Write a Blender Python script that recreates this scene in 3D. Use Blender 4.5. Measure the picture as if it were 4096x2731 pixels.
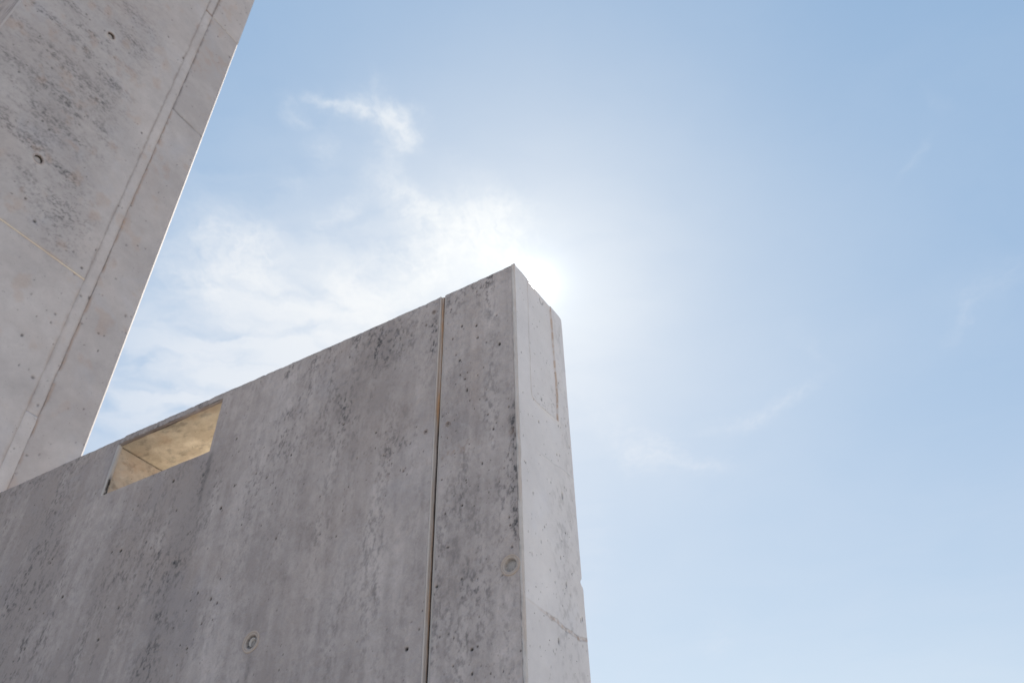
import bpy, math
import numpy as np
from mathutils import Matrix, Vector

for _o in list(bpy.data.objects):
    bpy.data.objects.remove(_o)
scene = bpy.context.scene
col = scene.collection
PI = math.pi

# ------------------------------------------------------------ camera
CAM_H = 1.6
pitch, roll, yaw = math.radians(41.20478), math.radians(-1.542004), math.radians(29.48694)
F = Vector((0, math.cos(pitch), math.sin(pitch)))
U = Vector((0, -math.sin(pitch), math.cos(pitch)))
Rt = Vector((1, 0, 0))
R2 = Rt * math.cos(roll) + U * math.sin(roll)
U2 = -Rt * math.sin(roll) + U * math.cos(roll)
cam_data = bpy.data.cameras.new('camera')
cam = bpy.data.objects.new('camera', cam_data)
col.objects.link(cam)
cam.matrix_world = Matrix(((R2.x, U2.x, -F.x, 0), (R2.y, U2.y, -F.y, 0), (R2.z, U2.z, -F.z, CAM_H), (0, 0, 0, 1)))
cam_data.sensor_width = 36
cam_data.lens = 29.339
cam_data.clip_start = 0.05
cam_data.clip_end = 5000
cam_data.dof.use_dof = True
cam_data.dof.focus_distance = 3.9
cam_data.dof.aperture_fstop = 3.5
scene.camera = cam

# ------------------------------------------------------------ sun and sky
SUN = Vector((0.0272, 0.7067, 0.7070)).normalized()
SUN_EL = math.asin(SUN.z)
SUN_AZ = math.atan2(SUN.x, SUN.y)
sd = bpy.data.lights.new('sun', 'SUN')
sd.energy = 4.2
sd.angle = math.radians(0.53)
sd.color = (1.0, 0.93, 0.83)
sun = bpy.data.objects.new('sun', sd)
col.objects.link(sun)
sun.rotation_euler = SUN.to_track_quat('Z', 'Y').to_euler()
sun.location = (0, 0, 60)

scene.view_settings.view_transform = 'Standard'
scene.view_settings.look = 'None'
scene.view_settings.gamma = 1
scene.view_settings.exposure = 1.04
scene.view_settings.use_curve_mapping = False

WISPS = [(-0.251, 0.63, 0.0156, 0.0064, 0.38, 0.55), (-0.228, 0.638, 0.018, 0.0065, 0.33, 0.55), (-0.206, 0.649, 0.0167, 0.0065, 0.54, 0.55), (-0.188, 0.655, 0.0233, 0.0156, 0.32, 0.75), (-0.163, 0.663, 0.0189, 0.0157, 0.32, 0.75), (-0.146, 0.674, 0.0192, 0.0155, 1.27, 0.6), (-0.147, 0.696, 0.0193, 0.0146, 1.93, 0.6), (-0.16, 0.714, 0.0212, 0.0102, 2.25, 0.3), (-0.172, 0.742, 0.0242, 0.0101, 1.76, 0.3), (-0.171, 0.791, 0.0289, 0.0147, 1.03, 0.65), (-0.148, 0.823, 0.0293, 0.0156, 0.86, 0.65), (-0.119, 0.85, 0.0293, 0.0167, 0.63, 0.65), (-0.079, 0.873, 0.0467, 0.0415, 0.45, 0.7), (-0.026, 0.889, 0.0479, 0.0432, 0.14, 0.7), (-0.294, 0.643, 0.0129, 0.0104, 0.61, 0.28), (-0.283, 0.654, 0.0128, 0.0101, 1.0, 0.28), (-0.178, 0.621, 0.0151, 0.0069, 1.45, 0.25), (-0.146, 0.648, 0.0189, 0.0113, 1.06, 0.3), (-0.255, 0.695, 0.021, 0.0129, 1.48, 0.18), (-0.26, 0.723, 0.0227, 0.0121, 2.01, 0.18), (-0.45, 0.872, 0.046, 0.0338, 1.4, 0.75), (-0.434, 0.925, 0.045, 0.0387, 1.14, 0.75), (-0.422, 0.985, 0.0538, 0.0334, 1.56, 0.75), (-0.513, 0.997, 0.0279, 0.0367, 0.04, 0.6), (-0.485, 0.998, 0.0279, 0.0367, 0.04, 0.6), (-0.393, 0.891, 0.0421, 0.0207, 1.59, 0.35), (-0.555, 0.945, 0.0388, 0.0274, 1.53, 0.35), (-0.277, 0.855, 0.0373, 0.0119, -0.92, 0.3), (-0.243, 0.816, 0.0346, 0.012, -0.8, 0.3), (-0.32, 0.764, 0.0234, 0.0125, 1.27, 0.22), (-0.261, 0.953, 0.0498, 0.0156, -0.83, 0.4), (-0.156, 0.959, 0.0388, 0.0364, -0.55, 0.7), (-0.114, 0.933, 0.0446, 0.0359, -0.55, 0.7), (-0.061, 0.897, 0.055, 0.0457, -0.51, 0.6), (-0.015, 0.864, 0.0421, 0.0423, -0.74, 0.6), (-0.341, 1.006, 0.0797, 0.0554, -0.03, 0.4), (-0.252, 1.0, 0.0631, 0.054, -0.13, 0.4), (-0.319, 1.061, 0.0786, 0.0569, -0.17, 0.65), (-0.235, 1.041, 0.0615, 0.0537, -0.34, 0.65), (-0.562, 1.189, 0.1322, 0.1008, -0.46, 0.3), (-0.43, 1.118, 0.1131, 0.0938, -0.53, 0.3), (0.211, 1.422, 0.1277, 0.0335, 1.0, 0.3), (0.291, 1.511, 0.0532, 0.0503, 0.32, 0.3), (0.278, 1.519, 0.042, 0.0315, 0.37, 0.4), (0.348, 1.551, 0.0577, 0.0185, 0.54, 0.35), (0.424, 1.583, 0.0582, 0.0212, 0.26, 0.35), (0.458, 1.425, 0.0554, 0.0186, -0.29, 0.32), (0.517, 1.386, 0.0475, 0.016, -0.92, 0.32), (0.556, 1.328, 0.0494, 0.0148, -1.03, 0.32), (0.554, 1.179, 0.053, 0.0116, 0.92, 0.15), (0.605, 0.763, 0.0225, 0.0066, -1.21, 0.3), (0.814, 1.126, 0.0361, 0.0116, -1.43, 0.25), (0.811, 1.078, 0.0315, 0.0087, -1.84, 0.25), (0.836, 1.022, 0.0557, 0.0319, -0.65, 0.2), (0.616, 2.584, 0.1422, 0.0357, -1.67, 0.25), (0.604, 0.663, 0.0248, 0.0077, 0.64, 0.12), (0.181, 2.042, 0.2903, 0.0394, -1.6, 0.25)]

world = bpy.data.worlds.new('World')
scene.world = world
world.use_nodes = True
wn, wl = world.node_tree.nodes, world.node_tree.links
wn.clear()


def wnode(t, **kw):
    n = wn.new(t)
    for k, v in kw.items():
        setattr(n, k, v)
    return n


def wmath(op, a, b=None, c=None, clamp=False):
    n = wnode('ShaderNodeMath', operation=op, use_clamp=clamp)
    for i, v in enumerate((a, b, c)):
        if v is None:
            continue
        if isinstance(v, (int, float)):
            n.inputs[i].default_value = v
        else:
            wl.new(v, n.inputs[i])
    return n.outputs[0]


def wvec(op, a, b=None, scale=None):
    n = wnode('ShaderNodeVectorMath', operation=op)
    for i, v in enumerate((a, b)):
        if v is None:
            continue
        if isinstance(v, tuple):
            n.inputs[i].default_value = v
        else:
            wl.new(v, n.inputs[i])
    if scale is not None:
        n.inputs['Scale'].default_value = scale
    return n


def wmix(f, a, b):
    n = wnode('ShaderNodeMix', data_type='RGBA')
    for s, v in ((n.inputs[0], f), (n.inputs[6], a), (n.inputs[7], b)):
        if isinstance(v, (int, float)):
            s.default_value = v
        elif isinstance(v, tuple):
            s.default_value = v
        else:
            wl.new(v, s)
    return n.outputs[2]


def wnoise(vec, scale, detail, rough=0.5, dist=0.0, out=0):
    n = wnode('ShaderNodeTexNoise')
    wl.new(vec, n.inputs['Vector'])
    n.inputs['Scale'].default_value = scale
    n.inputs['Detail'].default_value = detail
    n.inputs['Roughness'].default_value = rough
    n.inputs['Distortion'].default_value = dist
    return n.outputs[out]


sky = wnode('ShaderNodeTexSky', sky_type='NISHITA', sun_disc=False)
sky.sun_elevation = SUN_EL
sky.sun_rotation = SUN_AZ
sky.altitude = 200
sky.air_density = 1.0
sky.dust_density = 0.12
sky.ozone_density = 1.0
SKY_S = 0.105

tc = wnode('ShaderNodeTexCoord')
sep = wnode('ShaderNodeSeparateXYZ')
wl.new(tc.outputs['Generated'], sep.inputs[0])
zz = wmath('MAXIMUM', sep.outputs[2], 0.04)
comb = wnode('ShaderNodeCombineXYZ')
wl.new(wmath('DIVIDE', sep.outputs[0], zz), comb.inputs[0])
wl.new(wmath('DIVIDE', sep.outputs[1], zz), comb.inputs[1])
P0 = comb.outputs[0]
# cirrus layer: a high plane of thin cloud, warped by wind noise
wA = wvec('SUBTRACT', wnoise(P0, 9.0, 4, 0.6, 0, 1), (0.5, 0.5, 0.5)).outputs[0]
wB = wvec('SUBTRACT', wnoise(P0, 45.0, 4, 0.65, 0, 1), (0.5, 0.5, 0.5)).outputs[0]
warp = wvec('ADD', wvec('SCALE', wA, scale=0.085).outputs[0], wvec('SCALE', wB, scale=0.022).outputs[0]).outputs[0]
P1 = wvec('ADD', P0, warp).outputs[0]
flat = wvec('MULTIPLY', P1, (1, 1, 0)).outputs[0]
total = None
broad = None
BROAD = [(-0.42, 1.16, 0.32, 0.20, -0.5, 0.60), (-0.62, 1.40, 0.30, 0.18, -0.4, 0.6), (-0.18, 0.98, 0.16, 0.09, -0.45, 0.40), (-0.60, 1.25, 0.25, 0.12, -0.3, 0.35), (-0.48, 0.96, 0.12, 0.10, 1.0, 0.22), (0.12, 1.25, 0.12, 0.30, 0.2, 0.16)]
for (cx, cy, rx, ry, rot, amp) in WISPS + BROAD:
    m = wnode('ShaderNodeMapping', vector_type='TEXTURE')
    wl.new(flat, m.inputs['Vector'])
    m.inputs['Location'].default_value = (cx, cy, 0)
    m.inputs['Rotation'].default_value = (0, 0, rot)
    m.inputs['Scale'].default_value = (rx * 1.35, ry * 1.6, 1)
    ln = wvec('DOT_PRODUCT', m.outputs[0], m.outputs[0])
    g = wmath('POWER', 0.32, ln_out := ln.outputs['Value'])
    g = wmath('MULTIPLY', g, amp * (0.78 if rx > 0.035 and cx < 0.1 else (0.5 if cx > 0.1 else 0.85)))
    if rx >= 0.07 and cx < 0.2:
        broad = g if broad is None else wmath('ADD', broad, g)
    else:
        total = g if total is None else wmath('ADD', total, g)
mapf = wnode('ShaderNodeMapping', vector_type='POINT')
wl.new(P1, mapf.inputs['Vector'])
mapf.inputs['Rotation'].default_value = (0, 0, 0.6)
mapf.inputs['Scale'].default_value = (1.0, 2.2, 1)
fib = wnoise(mapf.outputs[0], 15.0, 4, 0.55, 0.8)
mapg = wnode('ShaderNodeMapping', vector_type='POINT')
wl.new(P1, mapg.inputs['Vector'])
mapg.inputs['Rotation'].default_value = (0, 0, -0.5)
mapg.inputs['Scale'].default_value = (1.0, 0.38, 1)
fib2 = wnoise(mapg.outputs[0], 62.0, 4, 0.6, 0.4)
fibm = wmath('MULTIPLY', wmath('MULTIPLY_ADD', fib, 2.0, -0.15, clamp=True), wmath('MULTIPLY_ADD', fib2, 2.0, -0.25, clamp=True))
# broad thin veil, uneven, over the whole sky
veil = wnoise(P1, 2.6, 5, 0.55, 0.4)
veilm = wmath('MULTIPLY_ADD', veil, 1.6, -0.55, clamp=True)
low = wmath('MULTIPLY_ADD', wnoise(mapf.outputs[0], 6.0, 3, 0.5, 0.5), 2.8, -0.60, clamp=True)
dens = wmath('ADD', wmath('MULTIPLY', total, fibm), wmath('MULTIPLY', broad, low))
cl = wmath('SUBTRACT', 1.0, wmath('EXPONENT', wmath('MULTIPLY', dens, -0.90)))
cl = wmath('ADD', cl, wmath('MULTIPLY', veilm, 0.12))
cl = wmath('MINIMUM', cl, 0.85)
# aureole: thin cloud round the sun scatters its light forward
dn = wvec('NORMALIZE', tc.outputs['Generated']).outputs[0]
ct = wvec('DOT_PRODUCT', dn, tuple(SUN)).outputs['Value']
ang = wmath('DEGREES', wmath('ARCCOSINE', wmath('MINIMUM', ct, 0.9999999)))


def expo(scale_deg, amp, power=1.0):
    q = wmath('POWER', wmath('DIVIDE', ang, scale_deg), power)
    return wmath('MULTIPLY', wmath('EXPONENT', wmath('MULTIPLY', q, -1.0)), amp)


GLOW = [(0.85, 0.55, 1.0), (5.0, 0.055, 1.2)]
gl = None
for s_, a_, p_ in GLOW:
    e = expo(s_, a_, p_)
    gl = e if gl is None else wmath('ADD', gl, e)
disc = wmath('MULTIPLY', wmath('LESS_THAN', ang, 0.27), 30.0)
skyc = wvec('SCALE', sky.outputs[0], scale=SKY_S).outputs[0]
# thin high haze over the whole sky: dims the blue behind it and adds its own pale light
hz_ = wvec('MULTIPLY', skyc, (0.63, 0.46, 0.235)).outputs[0]
skyc = wvec('ADD', hz_, (0.056, 0.123, 0.243)).outputs[0]
cloudcol = wvec('SCALE', wnode('ShaderNodeRGB').outputs[0], scale=1.0)
wn_rgb = cloudcol.inputs[0].links[0].from_node
wn_rgb.outputs[0].default_value = (0.415, 0.435, 0.455, 1)
mixed = wmix(cl, skyc, cloudcol.outputs[0])
wide = expo(15.0, 0.045, 1.5)
gcol = wvec('MULTIPLY', (0.97, 1.0, 0.98), None)
cmb = wnode('ShaderNodeCombineXYZ')
for i in range(3):
    wl.new(gl, cmb.inputs[i])
wl.new(cmb.outputs[0], gcol.inputs[1])
# broad forward-scattered light and the paler air towards the horizon
aur = expo(19.0, 1.0, 2.0)
hor = wmath('POWER', wmath('SUBTRACT', 1.0, wmath('MAXIMUM', sep.outputs[2], 0.0)), 2.0)
cmb3 = wnode('ShaderNodeCombineXYZ')
for i, (ka, kb, kc) in enumerate(((0.62, 0.066, 0.060), (1.0, 0.038, 0.004), (0.75, 0.016, 0.0))):
    wl.new(wmath('ADD', wmath('MULTIPLY', wide, ka), wmath('ADD', wmath('MULTIPLY', aur, kb), wmath('MULTIPLY', hor, kc))), cmb3.inputs[i])
summed = wvec('ADD', mixed, gcol.outputs[0])
summed = wvec('ADD', summed.outputs[0], cmb3.outputs[0])
cmb2 = wnode('ShaderNodeCombineXYZ')
for i in range(3):
    wl.new(disc, cmb2.inputs[i])
summed = wvec('ADD', summed.outputs[0], cmb2.outputs[0])
bg = wnode('ShaderNodeBackground')
wl.new(summed.outputs[0], bg.inputs['Color'])
bg.inputs['Strength'].default_value = 1.0
wo = wnode('ShaderNodeOutputWorld')
wl.new(bg.outputs[0], wo.inputs['Surface'])

scene.cycles.max_bounces = 10
scene.cycles.diffuse_bounces = 8


# ------------------------------------------------------------ numpy noise
def _hash(ix, iy, seed):
    h = (ix.astype(np.int64) * 374761393 + iy.astype(np.int64) * 668265263 + seed * 1442695041) & 0xFFFFFFFF
    h = ((h ^ (h >> 13)) * 1274126177) & 0xFFFFFFFF
    h = ((h ^ (h >> 16)) * 2246822519) & 0xFFFFFFFF
    return ((h ^ (h >> 15)) & 0xFFFFFF) / float(0xFFFFFF)


def vn(x, y, seed=0):
    fx, fy = np.floor(x), np.floor(y)
    tx, ty = x - fx, y - fy
    tx = tx * tx * (3 - 2 * tx)
    ty = ty * ty * (3 - 2 * ty)
    a = _hash(fx, fy, seed); b = _hash(fx + 1, fy, seed)
    c = _hash(fx, fy + 1, seed); d = _hash(fx + 1, fy + 1, seed)
    return (a * (1 - tx) + b * tx) * (1 - ty) + (c * (1 - tx) + d * tx) * ty


def fbm(x, y, seed=0, octaves=4, gain=0.5):
    s = 0.0; amp = 1.0; tot = 0.0
    for i in range(octaves):
        s = s + vn(x * 2 ** i + 17.3 * i, y * 2 ** i + 9.1 * i, seed + i * 7) * amp
        tot += amp
        amp *= gain
    return s / tot


def sstep(e0, e1, x):
    t = np.clip((x - e0) / (e1 - e0), 0, 1)
    return t * t * (3 - 2 * t)


def gauss(x, c, w):
    return np.exp(-((x - c) / w) ** 2)


def coords(a, b, step, fine=()):
    """increasing coordinates from a to b; fine = (lo, hi, step) zones"""
    out = [a]
    x = a
    while x < b - 1e-6:
        s = step
        for lo, hi, st in fine:
            if lo - step <= x < hi:
                s = min(s, st)
        x = min(b, x + s)
        out.append(x)
    return np.array(out)


# ------------------------------------------------------------ materials
def concrete(name, light, dark, dirt=(0.055, 0.056, 0.062), tint=(0.36, 0.29, 0.25), tintamt=0.35,
             aniso=(1, 1, 1), grain=0.5, bump=0.35, rough=0.85, blue=(0.27, 0.28, 0.33), freckle=0.5):
    m = bpy.data.materials.new(name)
    m.use_nodes = True
    n, l = m.node_tree.nodes, m.node_tree.links
    n.clear()

    def N(t, **kw):
        x = n.new(t)
        for k, v in kw.items():
            setattr(x, k, v)
        return x

    def M(op, a, b=None, c=None, clamp=False):
        x = N('ShaderNodeMath', operation=op, use_clamp=clamp)
        for i, v in enumerate((a, b, c)):
            if v is None:
                continue
            if isinstance(v, (int, float)):
                x.inputs[i].default_value = v
            else:
                l.new(v, x.inputs[i])
        return x.outputs[0]

    def mix(f, a, b, bt='MIX'):
        x = N('ShaderNodeMix', data_type='RGBA', blend_type=bt)
        for s, v in ((x.inputs[0], f), (x.inputs[6], a), (x.inputs[7], b)):
            if isinstance(v, (int, float)):
                s.default_value = v
            elif isinstance(v, tuple):
                s.default_value = (*v, 1)
            else:
                l.new(v, s)
        return x.outputs[2]

    tcn = N('ShaderNodeTexCoord')
    mp = N('ShaderNodeMapping')
    l.new(tcn.outputs['Object'], mp.inputs['Vector'])
    mp.inputs['Scale'].default_value = aniso

    def noise(scale, detail=4, rgh=0.55, dist=0.0, vec=None, out=0):
        x = N('ShaderNodeTexNoise')
        l.new(vec or mp.outputs[0], x.inputs['Vector'])
        x.inputs['Scale'].default_value = scale
        x.inputs['Detail'].default_value = detail
        x.inputs['Roughness'].default_value = rgh
        x.inputs['Distortion'].default_value = dist
        return x.outputs[out]

    at = N('ShaderNodeAttribute', attribute_name='marks')
    sp = N('ShaderNodeSeparateColor')
    l.new(at.outputs['Color'], sp.inputs[0])
    stain, rust, pit = sp.outputs[0], sp.outputs[1], sp.outputs[2]
    at2 = N('ShaderNodeAttribute', attribute_name='tone')
    tone = at2.outputs['Fac']
    big = noise(1.7, 5, 0.6, 0.3)
    mid = noise(9, 6, 0.62, 0.2)
    fine = noise(85, 5, 0.7)
    f = M('MULTIPLY_ADD', big, 0.9, -0.20)
    f = M('ADD', f, M('MULTIPLY_ADD', mid, 0.8, -0.40))
    f = M('ADD', f, M('MULTIPLY_ADD', fine, grain, -grain / 2))
    f = M('ADD', f, M('MULTIPLY_ADD', tone, 1.0, -0.5), clamp=True)
    c = mix(f, dark, light)
    tn = M('MULTIPLY_ADD', noise(1.1, 4, 0.6, 0.5), 3.0, -1.35, clamp=True)
    c = mix(M('MULTIPLY', tn, tintamt), c, tint)
    bn = M('MULTIPLY_ADD', noise(2.3, 5, 0.62, 0.4), 3.2, -1.7, clamp=True)
    c = mix(M('MULTIPLY', bn, 0.4), c, blue)
    # fine dark mottle
    mot = M('MULTIPLY_ADD', noise(32, 5, 0.68, 0.6), 4.5, -2.45, clamp=True)
    c = mix(M('MULTIPLY', mot, 0.42), c, dark)
    fr = M('MULTIPLY_ADD', noise(150, 3, 0.7), 5.0, -2.95, clamp=True)
    c = mix(M('MULTIPLY', fr, freckle), c, tuple(v * 0.55 for v in dark))
    c = mix(M('MULTIPLY', stain, M('MULTIPLY_ADD', fine, 0.9, 0.45), clamp=True), c, dirt)
    rc = mix(noise(60, 4, 0.6), (0.52, 0.31, 0.165), (0.27, 0.15, 0.085))
    c = mix(M('MINIMUM', rust, 1.0), c, rc)
    c = mix(pit, c, (0.022, 0.02, 0.019))  # near-black stands in for shade inside pits too small to model
    # micro bug holes
    vo = N('ShaderNodeTexVoronoi')
    l.new(mp.outputs[0], vo.inputs['Vector'])
    vo.inputs['Scale'].default_value = 58
    sel = N('ShaderNodeSeparateColor')
    l.new(vo.outputs['Color'], sel.inputs[0])
    hole = M('LESS_THAN', vo.outputs['Distance'], M('MULTIPLY', M('MULTIPLY_ADD', sel.outputs[0], 1.0, -0.82, clamp=True), 0.95))
    hole = M('MULTIPLY', hole, 0.8)
    c = mix(hole, c, (0.03, 0.028, 0.027))
    b = N('ShaderNodeBsdfPrincipled')
    l.new(c, b.inputs['Base Color'])
    b.inputs['Roughness'].default_value = rough
    b.inputs['Specular IOR Level'].default_value = 0.25
    hsum = M('ADD', M('MULTIPLY', fine, 0.5), M('MULTIPLY', mid, 0.9))
    hsum = M('ADD', hsum, M('MULTIPLY', noise(34, 3, 0.6, 0.4), 1.3))
    hsum = M('SUBTRACT', hsum, M('MULTIPLY', hole, 1.2))
    bp = N('ShaderNodeBump')
    bp.inputs['Strength'].default_value = bump
    bp.inputs['Distance'].default_value = 0.006
    l.new(hsum, bp.inputs['Height'])
    l.new(bp.outputs[0], b.inputs['Normal'])
    o = N('ShaderNodeOutputMaterial')
    l.new(b.outputs[0], o.inputs['Surface'])
    return m


M_FRONT = concrete('concrete_weathered', (0.60, 0.550, 0.54), (0.335, 0.302, 0.297), bump=0.75)
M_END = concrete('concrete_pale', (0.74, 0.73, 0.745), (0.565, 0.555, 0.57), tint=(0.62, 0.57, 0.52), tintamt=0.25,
                 blue=(0.56, 0.60, 0.70), freckle=0.2, grain=0.3, bump=0.22)  # own pale casting, raised a little to carry sun glare in the colour
M_LEFT = concrete('concrete_smooth', (0.555, 0.525, 0.52), (0.39, 0.365, 0.365), tint=(0.50, 0.43, 0.40), tintamt=0.35,
                  grain=0.4, bump=0.25, freckle=0.2, blue=(0.42, 0.44, 0.50))
M_LINING = concrete('concrete_yellowed', (0.86, 0.79, 0.66), (0.52, 0.455, 0.36), tint=(0.70, 0.58, 0.50), tintamt=0.5,
                    blue=(0.70, 0.63, 0.47), grain=0.5, bump=0.4, freckle=0.25)  # yellowed so the colour carries warm light bounced inside the opening
M_BEAD = concrete('mortar_bead', (0.58, 0.555, 0.545), (0.44, 0.42, 0.41), tint=(0.48, 0.42, 0.37), tintamt=0.35, grain=0.5)
M_JAMB = concrete('concrete_yellowed_grey', (0.70, 0.63, 0.56), (0.50, 0.44, 0.38), tint=(0.60, 0.50, 0.45), tintamt=0.5,
                  blue=(0.60, 0.54, 0.44), grain=0.5, bump=0.4, freckle=0.25)
M_CORE = concrete('concrete_plain', (0.52, 0.50, 0.49), (0.38, 0.36, 0.36))


def ground_material():
    m = bpy.data.materials.new('pale_gravel')
    m.use_nodes = True
    n, l = m.node_tree.nodes, m.node_tree.links
    b = n['Principled BSDF']
    t = n.new('ShaderNodeTexCoord')
    a = n.new('ShaderNodeTexNoise'); a.inputs['Scale'].default_value = 0.7; a.inputs['Detail'].default_value = 8
    v = n.new('ShaderNodeTexVoronoi'); v.inputs['Scale'].default_value = 45
    r = n.new('ShaderNodeMix'); r.data_type = 'RGBA'
    r.inputs[6].default_value = (0.43, 0.385, 0.34, 1); r.inputs[7].default_value = (0.56, 0.515, 0.455, 1)
    l.new(t.outputs['Object'], a.inputs['Vector']); l.new(t.outputs['Object'], v.inputs['Vector'])
    l.new(a.outputs[0], r.inputs[0])
    l.new(r.outputs[2], b.inputs['Base Color'])
    b.inputs['Roughness'].default_value = 0.95
    bp = n.new('ShaderNodeBump'); bp.inputs['Distance'].default_value = 0.02
    l.new(v.outputs['Distance'], bp.inputs['Height']); l.new(bp.outputs[0], b.inputs['Normal'])
    return m


# ------------------------------------------------------------ mesh builders
def make_mesh(name, V, Q, mat, parent, marks=None, tone=None, smooth=True):
    V = np.asarray(V, dtype=np.float64).reshape(-1, 3)
    Q = np.asarray(Q, dtype=np.int32)
    me = bpy.data.meshes.new(name)
    me.vertices.add(len(V)); me.vertices.foreach_set('co', V.ravel())
    k = Q.shape[1]
    me.loops.add(Q.size); me.loops.foreach_set('vertex_index', Q.ravel())
    me.polygons.add(len(Q))
    me.polygons.foreach_set('loop_start', np.arange(0, Q.size, k, dtype=np.int32))
    me.polygons.foreach_set('loop_total', np.full(len(Q), k, dtype=np.int32))
    me.polygons.foreach_set('use_smooth', np.full(len(Q), smooth, dtype=bool))
    if marks is None:
        marks = np.zeros((len(V), 3))
    if tone is None:
        tone = np.full(len(V), 0.5)
    a = me.attributes.new('marks', 'FLOAT_COLOR', 'POINT')
    c4 = np.concatenate([np.clip(marks.reshape(-1, 3), 0, 1), np.ones((len(V), 1))], axis=1)
    a.data.foreach_set('color', c4.astype(np.float32).ravel())
    t = me.attributes.new('tone', 'FLOAT', 'POINT')
    t.data.foreach_set('value', np.asarray(tone, dtype=np.float32).ravel())
    me.update(calc_edges=True)
    me.validate()
    me.materials.append(mat)
    o = bpy.data.objects.new(name, me)
    col.objects.link(o)
    o.parent = parent
    return o


def grid(name, P, mat, parent, marks=None, tone=None, keep=None, flip=False, smooth=True):
    """P is (rows, cols, 3)"""
    nv, nu = P.shape[:2]
    idx = np.arange(nv * nu).reshape(nv, nu)
    q = np.stack([idx[:-1, :-1], idx[:-1, 1:], idx[1:, 1:], idx[1:, :-1]], axis=-1)
    if keep is not None:
        q = q[keep]
    q = q.reshape(-1, 4)
    if flip:
        q = q[:, ::-1]
    return make_mesh(name, P, q, mat, parent, marks, tone, smooth)


def box(name, x0, x1, y0, y1, z0, z1, mat, parent):
    V = [(x, y, z) for x in (x0, x1) for y in (y0, y1) for z in (z0, z1)]
    Q = [(0, 1, 3, 2), (4, 6, 7, 5), (0, 4, 5, 1), (2, 3, 7, 6), (0, 2, 6, 4), (1, 5, 7, 3)]
    return make_mesh(name, V, Q, mat, parent, smooth=False)


def lathe(name, prof, origin, axis, up, mat, parent, n=40, wobble=0.0, seed=1, rustf=None, dirt_shadef=None, clip=None, deep=99):
    """prof: list of (radius, height along axis)"""
    axis = np.array(axis, float); up = np.array(up, float); side = np.cross(up, axis)
    a = np.linspace(0, 2 * PI, n, endpoint=False)
    rows = []
    for k, (r, h) in enumerate(prof):
        rr = r * (1 + wobble * (fbm(np.cos(a) * 2 + 5, np.sin(a) * 2 + k * .4, seed, 3) - 0.5))
        hh = h + (fbm(np.cos(a) * 3 + 9, np.sin(a) * 3 + k, seed + 3, 2) - 0.5) * wobble * 0.02
        y = np.cos(a) * rr
        x = np.sin(a) * rr
        if clip is not None:
            x = np.maximum(x, clip)
        rows.append(np.array(origin)[None] + x[:, None] * side + y[:, None] * up + hh[:, None] * axis)
    V = np.stack(rows)
    idx = np.arange(len(prof) * n).reshape(len(prof), n)
    q = np.stack([idx[:-1], np.roll(idx[:-1], -1, 1), np.roll(idx[1:], -1, 1), idx[1:]], axis=-1).reshape(-1, 4)
    marks = np.zeros((len(prof), n, 3))
    for k in range(len(prof)):
        if rustf: marks[k, :, 1] = rustf[k] * (0.5 + fbm(np.cos(a) * 3, np.sin(a) * 3 + k, seed + 8, 3))
        if dirt_shadef: marks[k, :, 0] = dirt_shadef[k] * (0.4 + 1.1 * fbm(np.cos(a) * 4, np.sin(a) * 4 + k, seed + 9, 3))
    marks[deep:, :, 2] = 0.9
    return make_mesh(name, V, q, mat, parent, marks)


def empty(name, loc, rz, label, cat, group=None):
    o = bpy.data.objects.new(name, None)
    col.objects.link(o)
    o.location = loc
    o.rotation_euler = (0, 0, rz)
    o['label'] = label
    o['category'] = cat
    o['kind'] = 'thing'
    if group:
        o['group'] = group
    return o


RZ = math.atan2(math.cos(yaw), math.sin(yaw))   # local +X runs along the end face, +Y along the front face

# ------------------------------------------------------------ ground
g = make_mesh('ground', [(-3000, -3000, 0), (3000, -3000, 0), (3000, 3000, 0), (-3000, 3000, 0)], [(0, 1, 2, 3)],
              ground_material(), None, smooth=False)
g['kind'] = 'structure'

rng = np.random.default_rng(7)


def add_pits(A, B, disp, pit, plist, depth=0.004):
    """A, B: 1-D coordinate arrays (cols, rows); plist of (a, b, radius_a, radius_b, tilt)"""
    for a, b, ra, rb, dk in plist:
        m = max(ra, rb) * 2.2
        i0, i1 = np.searchsorted(A, (a - m, a + m)); j0, j1 = np.searchsorted(B, (b - m, b + m))
        if i1 <= i0 or j1 <= j0:
            continue
        aa, bb = np.meshgrid(A[i0:i1], B[j0:j1])
        d = np.sqrt(((aa - a) / ra) ** 2 + ((bb - b) / rb) ** 2)
        w = 1 - sstep(0.55, 1.25, d)
        pit[j0:j1, i0:i1] = np.maximum(pit[j0:j1, i0:i1], w * dk * min(1.0, (ra * rb) / (0.0035 ** 2)))
        disp[j0:j1, i0:i1] -= w * depth * min(1.5, ra / 0.004)


# ============================================================ the low wall with the window
wall = empty('concrete_wall', (0, 0, 0), RZ,
             'lower weathered grey concrete wall with small window and rusty vertical joint', 'wall')
FX, BX = 2.400, 2.885          # front and back planes (local x)
EY = 1.334                     # end plane (local y)
CY = 1.351                     # where the corner strip begins on the front
CX = 2.4325                     # where it ends on the end face
JL, JR = 1.7585, 1.7205        # joint left and right edges (local y)
WY0, WY1, WZ0, WZ1 = 3.210, 4.060, 4.099, 4.450
LW = 6.300                     # plane of the tall wall


def top_front(y):
    return 4.496 + 0.003 * np.sin(y * 2.1) + 0.0045 * (fbm(y * 9, y * 0, 5, 4) - 0.5) * 1.6 \
        + 0.0065 * np.minimum(0, vn(y * 33, y * 0, 8) - 0.30) * 2.2


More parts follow.
